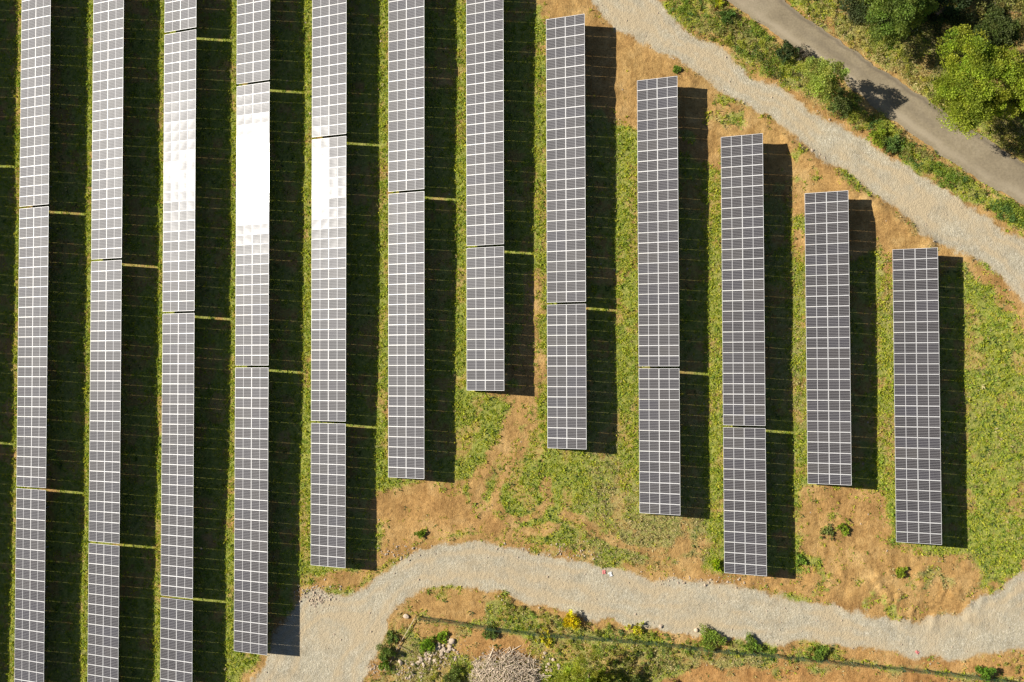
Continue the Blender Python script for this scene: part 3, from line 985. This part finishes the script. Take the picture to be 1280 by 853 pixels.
VERGE = [(.21, .31, .04), (.29, .36, .045), (.14, .24, .055), (.40, .42, .055), (.36, .33, .10), (.24, .33, .04)]
SCRUB = [(.54, .47, .13), (.46, .42, .09), (.30, .31, .06), (.56, .45, .19), (.46, .45, .05), (.22, .25, .05)]
SHADE_PAL = [(.05, .07, .025), (.075, .08, .03), (.035, .055, .02)]  # leaf colours darkened to paint the deep shade between the trees
undergrowth('undergrowth', 'low mixed green scrub on the verge between gravel path and lane', [
    ([(800, -30), (835, 8), (870, 42), (900, 55), (925, 72), (955, 92), (985, 98), (1003, 80), (985, 58), (945, 33), (905, 4), (870, -30)], 5.0, .42, VERGE),
    ([(1000, 90), (1045, 145), (1075, 165), (1110, 186), (1135, 205), (1175, 228), (1205, 246), (1245, 272), (1285, 298), (1340, 330), (1340, 305), (1282, 265), (1240, 243), (1180, 203),
      (1130, 168), (1090, 138), (1055, 110), (1025, 88)], 6.0, .42, VERGE),
    ([(930, 78), (960, 96), (1010, 122), (1030, 110), (1000, 85), (965, 62), (940, 55)], 1.8, .35, [(.28, .22, .11), (.20, .18, .07), (.12, .15, .04)])], 100)
undergrowth('undergrowth', 'dry yellowish scrub and weeds on the far side of the lane', [
    ([(985, -30), (999, 9), (1042, 40), (1083, 68), (1123, 96), (1155, 118), (1187, 139), (1222, 164), (1268, 194), (1300, 212), (1300, 150), (1210, 135), (1160, 95), (1130, 60),
      (1090, 40), (1060, 10), (1040, -30)], 3.6, .36, SCRUB),
    ([(1040, -30), (1060, 10), (1130, 60), (1165, 95), (1215, 60), (1290, 60), (1330, 200), (1290, 200), (1340, 230), (1340, -40)], 2.6, .5, SHADE_PAL)], 130)
undergrowth('undergrowth', 'straw coloured weeds and low scrub around the fence below the track', [
    ([(612, 742), (650, 752), (700, 772), (740, 780), (800, 790), (860, 798), (920, 805), (1000, 811), (1060, 816), (1060, 826), (1000, 826), (930, 822), (870, 828), (830, 836), (790, 870), (720, 870),
      (690, 815), (660, 795), (612, 785)], 2.3, .30, SCRUB + VERGE),
    ([(500, 870), (515, 830), (540, 815), (560, 835), (600, 830), (640, 822), (600, 870)], 1.6, .28, SCRUB),
    ([(470, 870), (474, 825), (486, 795), (497, 775), (500, 785), (490, 820), (488, 870)], 2.2, .28, VERGE),
    ([(1225, 850), (1250, 825), (1300, 815), (1300, 870), (1230, 870)], 1.4, .25, SCRUB)], 160)

# scattered bigger weeds inside the grass: broad leaved clumps, one mass
def weeds():
    rng = np.random.default_rng(61); n = 16000
    X = rng.uniform(-66, 54, n); Y = rng.uniform(-38, 45, n)
    v = gsample(TINT[..., 1], X, Y); lush = gsample(LUSHG, X, Y); g = gsample(TINT[..., 0], X, Y)
    shade = np.zeros(n, bool)
    for k, rx in enumerate(ROW_X): shade |= (X > rx + .3) & (X < rx + 7.3) & (Y < 60) & ((k < 4) | (Y > -30))
    p = np.clip(v, 0, 1) * sstep(.3, .8, fbm(X, Y, 2.2, 611) + .4 * (lush - .5)) * .75 + .012 * (g < .3)
    p[shade & (X < 0)] *= .3
    k = (rng.random(n) < p) & (g < .4)
    X, Y, lush = X[k], Y[k], lush[k]; n = len(X)
    rr = rng.uniform(.08, .22, n)
    cols = np.where((rng.random(n) < .22)[:, None], pick(PAL_DRY, n, rng), pick(np.vstack([PAL_LUSH, PAL_LUSH, PAL_DARK[:1] * 1.6]), n, rng))
    cent = np.stack([X, Y, gsample(GZ, X, Y) + rr * .45], 1)
    Vv, cc = clump_leaves(cent, rr, 20, .11, cols, rng, .9)
    o = link('weeds', mesh_np('weeds', Vv, quads(len(Vv) // 4), M_LEAF, cc))
    tag(o, 'leafy green weed clumps scattered through the grass and bare soil', 'weeds', kind='stuff')


weeds()

# ------------------------------------------------------------------ stones
OCT = np.array([[1, 0, 0], [0, 1, 0], [-1, 0, 0], [0, -1, 0], [0, 0, 1], [0, 0, -1.0], [.7, .7, .35], [-.7, .7, .35], [-.7, -.7, .35], [.7, -.7, .35]])
OCT[6:] *= .95
OCTF = np.array([[4, 0, 6], [4, 6, 1], [4, 1, 7], [4, 7, 2], [4, 2, 8], [4, 8, 3], [4, 3, 9], [4, 9, 0], [5, 6, 0], [5, 1, 6], [5, 7, 1], [5, 2, 7], [5, 8, 2], [5, 3, 8], [5, 9, 3], [5, 0, 9]])


def stone_cloud():
    rng = np.random.default_rng(5)
    n = 60000
    X = rng.uniform(-45, 56, n); Y = rng.uniform(-38, 46, n)
    g = gsample(TINT[..., 0], X, Y)
    edge = np.exp(-((g - .45) / .35) ** 2)
    p = (g > .06) * (.10 * edge * fbm(X, Y, 3, 808) * 2 + .02 * (g > .8)) + .009
    k = rng.random(n) < p
    ex = []  # rubble banks beside the bends
    for (px, py), sx, sy, m in [((395, 745), 20, 14, 260), ((548, 822), 26, 14, 260), ((515, 838), 22, 12, 160), ((500, 690), 30, 10, 60), ((700, 690), 60, 8, 90), ((880, 727), 60, 6, 90), ((470, 838), 8, 10, 50)]:
        x0, y0 = up(px, py)
        ex.append(np.stack([x0 + rng.normal(0, sx * K_M * .6, m), y0 + rng.normal(0, sy * K_M * .6, m)], 1))
    ex = np.vstack(ex)
    X = np.r_[X[k], ex[:, 0]]; Y = np.r_[Y[k], ex[:, 1]]; n = len(X)
    r = .035 + .07 * rng.random(n) ** 2.5 + .07 * (rng.random(n) < .05)
    r[-len(ex):] *= 1.25
    a = rng.random(n) * 6.28
    S = r[:, None] * rng.uniform(.65, 1.25, (n, 3)); S[:, 2] *= .7
    P = OCT[None] * S[:, None, :] * rng.uniform(.8, 1.2, (n, len(OCT), 1))
    c, s = np.cos(a)[:, None], np.sin(a)[:, None]
    P = np.stack([P[..., 0] * c - P[..., 1] * s, P[..., 0] * s + P[..., 1] * c, P[..., 2]], -1)
    P += np.stack([X, Y, gsample(GZ, X, Y) + r * .25], 1)[:, None, :]
    Fq = (OCTF[None] + (np.arange(n) * len(OCT))[:, None, None]).reshape(-1, 3)
    o = link('loose_stones', mesh_np('loose_stones', P.reshape(-1, 3), Fq, M_ROCK))
    tag(o, 'loose pale stones scattered along the track edges', 'stones', kind='stuff')


stone_cloud()


def rock_mesh(seed):
    rng = np.random.default_rng(seed)
    import bmesh
    bm = bmesh.new(); bmesh.ops.create_icosphere(bm, subdivisions=2, radius=1.0)
    sc = rng.uniform(.7, 1.2, 3); sc[2] *= .7
    pl = rng.normal(0, 1, (7, 3)); pl /= np.linalg.norm(pl, axis=1)[:, None]
    for v in bm.verts:
        c = np.array(v.co)
        for p in pl:
            e = c @ p - .72
            if e > 0: c = c - p * e
        v.co = c * sc
    me = bpy.data.meshes.new('rock'); bm.to_mesh(me); bm.free(); me.materials.append(M_ROCK)
    return me


RM = [rock_mesh(200 + i) for i in range(5)]
rr_ = random.Random(12)


def rock(px, py, r, label, group=None, z=.35):
    x, y = up(px, py)
    o = link('rock', RM[rr_.randrange(5)], None, (x, y, gz(x, y) + r * z), (rr_.uniform(-.3, .3), rr_.uniform(-.3, .3), rr_.uniform(0, 6.28)))
    o.scale = (r * rr_.uniform(.8, 1.2), r * rr_.uniform(.8, 1.2), r * rr_.uniform(.7, 1.0))
    tag(o, label, 'rock', group)


for i in range(60):
    t = i / 59
    rock(522 + 44 * t + rr_.gauss(0, 4), 829 - 26 * t + rr_.gauss(0, 4.5), rr_.uniform(.09, .27), 'pale rock lying in the elongated heap beside the fresh green shrub', 'rocks in the pale heap')
rock(565, 801, .38, 'largest pale boulder at the upper right end of the rock heap')
rock(550, 808, .31, 'second pale boulder in the rock heap, left of the largest')
rock(501, 827, .28, 'whitish rock standing apart on the left, among dry weeds')
rock(870, 788, .26, 'white stone on the lower track edge above the green bush')
rock(826, 783, .22, 'white stone beside the small yellow shrub at the track edge')
rock(508, 770, .30, 'pale rock at the top of the fenced corner by the track')
for i in range(14):
    rock(680 + rr_.gauss(0, 10), 833 + rr_.gauss(0, 6), rr_.uniform(.10, .24), 'whitish grey rock in the small heap right of the brush pile', 'rocks beside the brush pile')

# ------------------------------------------------------------------ brush pile and poles
def brush_pile():
    x0, y0 = up(632, 846); g = gz(x0, y0); rng = random.Random(8); m = MB()
    for i in range(900):
        a = rng.uniform(0, 6.28); q = math.sqrt(rng.random()); rx, ry = 4.0, 2.9
        x, y = math.cos(a) * q * rx, math.sin(a) * q * ry
        z = 1.15 * (1 - q * q) * rng.uniform(.55, 1.0) + .05
        L = rng.uniform(.4, 1.7) if i % 6 else rng.uniform(1.7, 3.2)
        b = rng.uniform(0, 6.28); e = rng.uniform(-.35, .5)
        dx, dy, dz = math.cos(b) * math.cos(e) * L / 2, math.sin(b) * math.cos(e) * L / 2, math.sin(e) * L / 2
        r = rng.uniform(.014, .04) if i % 14 else rng.uniform(.04, .07)
        m.tube([(x - dx, y - dy, max(.02, z - dz)), (x + rng.gauss(0, .05), y + rng.gauss(0, .05), z), (x + dx, y + dy, max(.02, z + dz))], [r, r * .9, r * .5], 4)
    o = link('brush_pile', m.mesh('brush_pile', M_DEAD), None, (x0, y0, g))
    tag(o, 'grey heap of cut dead branches at the bottom edge', 'brush pile')


brush_pile()


def pole(a, b, r, label):
    ax, ay = up(*a); bx, by = up(*b)
    m = MB(); L = math.hypot(bx - ax, by - ay); ang = math.atan2(by - ay, bx - ax)
    m.tube([(0, 0, 0), (L * .5, .03, .02), (L, 0, 0)], [r, r * .95, r * .75], 7)
    o = link('wooden_pole', m.mesh('wooden_pole', M_POLE, True), None, (ax, ay, max(gz(ax, ay), gz(bx, by)) + r + .12), (0, 0, ang))
    tag(o, label, 'pole')


pole((519, 772), (499, 806), .045, 'long weathered pole lying from the fence corner down the slope')
pole((498, 806), (515, 815), .045, 'short weathered pole lying across the lower end of the long one')
pole((498, 808), (484, 836), .05, 'thin pale pole lying below the pole crossing beside the hedge')
pole((640, 823), (649, 832), .07, 'pale branch sticking out of the top of the brush pile')
pole((599, 846), (607, 854), .06, 'pale branch at the left side of the brush pile')


# ------------------------------------------------------------------ fence
def fence():
    P = resample(upl([(521, 769), (560, 774), (600, 781), (640, 787), (690, 792), (760, 797), (830, 803), (900, 812), (960, 817), (1020, 824), (1100, 832), (1160, 838), (1232, 846), (1300, 856)]), .15)
    root = empty('mesh_fence', (P[0][0], P[0][1], gz(*P[0])))
    tag(root, 'long green mesh fence running below the track to the bottom right', 'fence')
    o0 = np.array([P[0][0], P[0][1], root.location.z])
    G = gsample(GZ, P[:, 0], P[:, 1])
    H = .9; VV = []; QQ = []; n = 0
    sag = .04 * np.sin(np.arange(len(P)) * .9)
    w = .006

    def strip(a, b, off):
        nonlocal n
        VV.extend([a + off, b + off, b - off, a - off]); QQ.append([n, n + 1, n + 2, n + 3]); n += 4
    tang = np.gradient(P, axis=0); tang /= np.linalg.norm(tang, axis=1)[:, None]
    for i in range(len(P)):
        b = np.array([P[i, 0], P[i, 1], G[i] + .02]) - o0; t = b + np.array([0, 0, H + sag[i]])
        lean = np.array([-tang[i, 1], tang[i, 0], 0]) * -.22
        strip(b, t + lean, np.append(tang[i] * w, 0))
        if i + 1 < len(P):
            b2 = np.array([P[i + 1, 0], P[i + 1, 1], G[i + 1] + .02]) - o0
            lean2 = np.array([-tang[i + 1, 1], tang[i + 1, 0], 0]) * -.22
            for k in range(0, 8):
                f = k / 7
                strip(b + lean * f + np.array([0, 0, (H + sag[i]) * f]), b2 + lean2 * f + np.array([0, 0, (H + sag[i + 1]) * f]), np.array([0, 0, w]) + lean * .04)
    link('netting', mesh_np('netting', np.array(VV), np.array(QQ), M_NET), root)
    for i in range(0, len(P), 18):
        m = MB(); m.tube([(0, 0, -.3), (0, 0, 1.45)], [.035, .035], 6)
        link('post', m.mesh('post', M_POST), root, tuple(np.array([P[i, 0], P[i, 1], G[i]]) - o0))
    # corner brace
    m = MB(); m.tube([(0, 0, 1.2), (1.1, -.75, .05)], [.03, .03], 6)
    link('brace', m.mesh('brace', M_POST), root, (.9, -.1, 0))


fence()


# ------------------------------------------------------------------ litter
def scrap(px, py, w, d, mat, label):
    rng = np.random.default_rng(int(px)); x, y = up(px, py)
    xs = np.linspace(-w / 2, w / 2, 6); ys = np.linspace(-d / 2, d / 2, 5); X, Y = np.meshgrid(xs, ys)
    Zt = .05 + .06 * rng.random(X.shape); X = X + rng.normal(0, .03, X.shape); Y = Y + rng.normal(0, .03, Y.shape)
    n = X.size; ii = np.arange(n).reshape(X.shape)
    q = np.stack([ii[:-1, :-1], ii[:-1, 1:], ii[1:, 1:], ii[1:, :-1]], -1).reshape(-1, 4)
    top = np.stack([X, Y, Zt], -1).reshape(-1, 3); bot = top - [0, 0, .012]
    me = mesh_np('plastic_scrap', np.vstack([top, bot]), np.vstack([q, q[:, ::-1] + n]), mat)
    o = link('plastic_scrap', me, None, (x, y, gz(x, y)), (0, 0, rng.uniform(0, 3)))
    tag(o, label, 'litter')


scrap(755, 715.5, .42, .36, M_RED, 'faded red plastic scrap lying on the gravel track')
scrap(763, 718, .5, .36, M_WHITE, 'white plastic scrap lying right beside the red one on the track')
scrap(1147, 816, .4, .3, M_RED, 'faded red scrap at the lower track edge near the right')
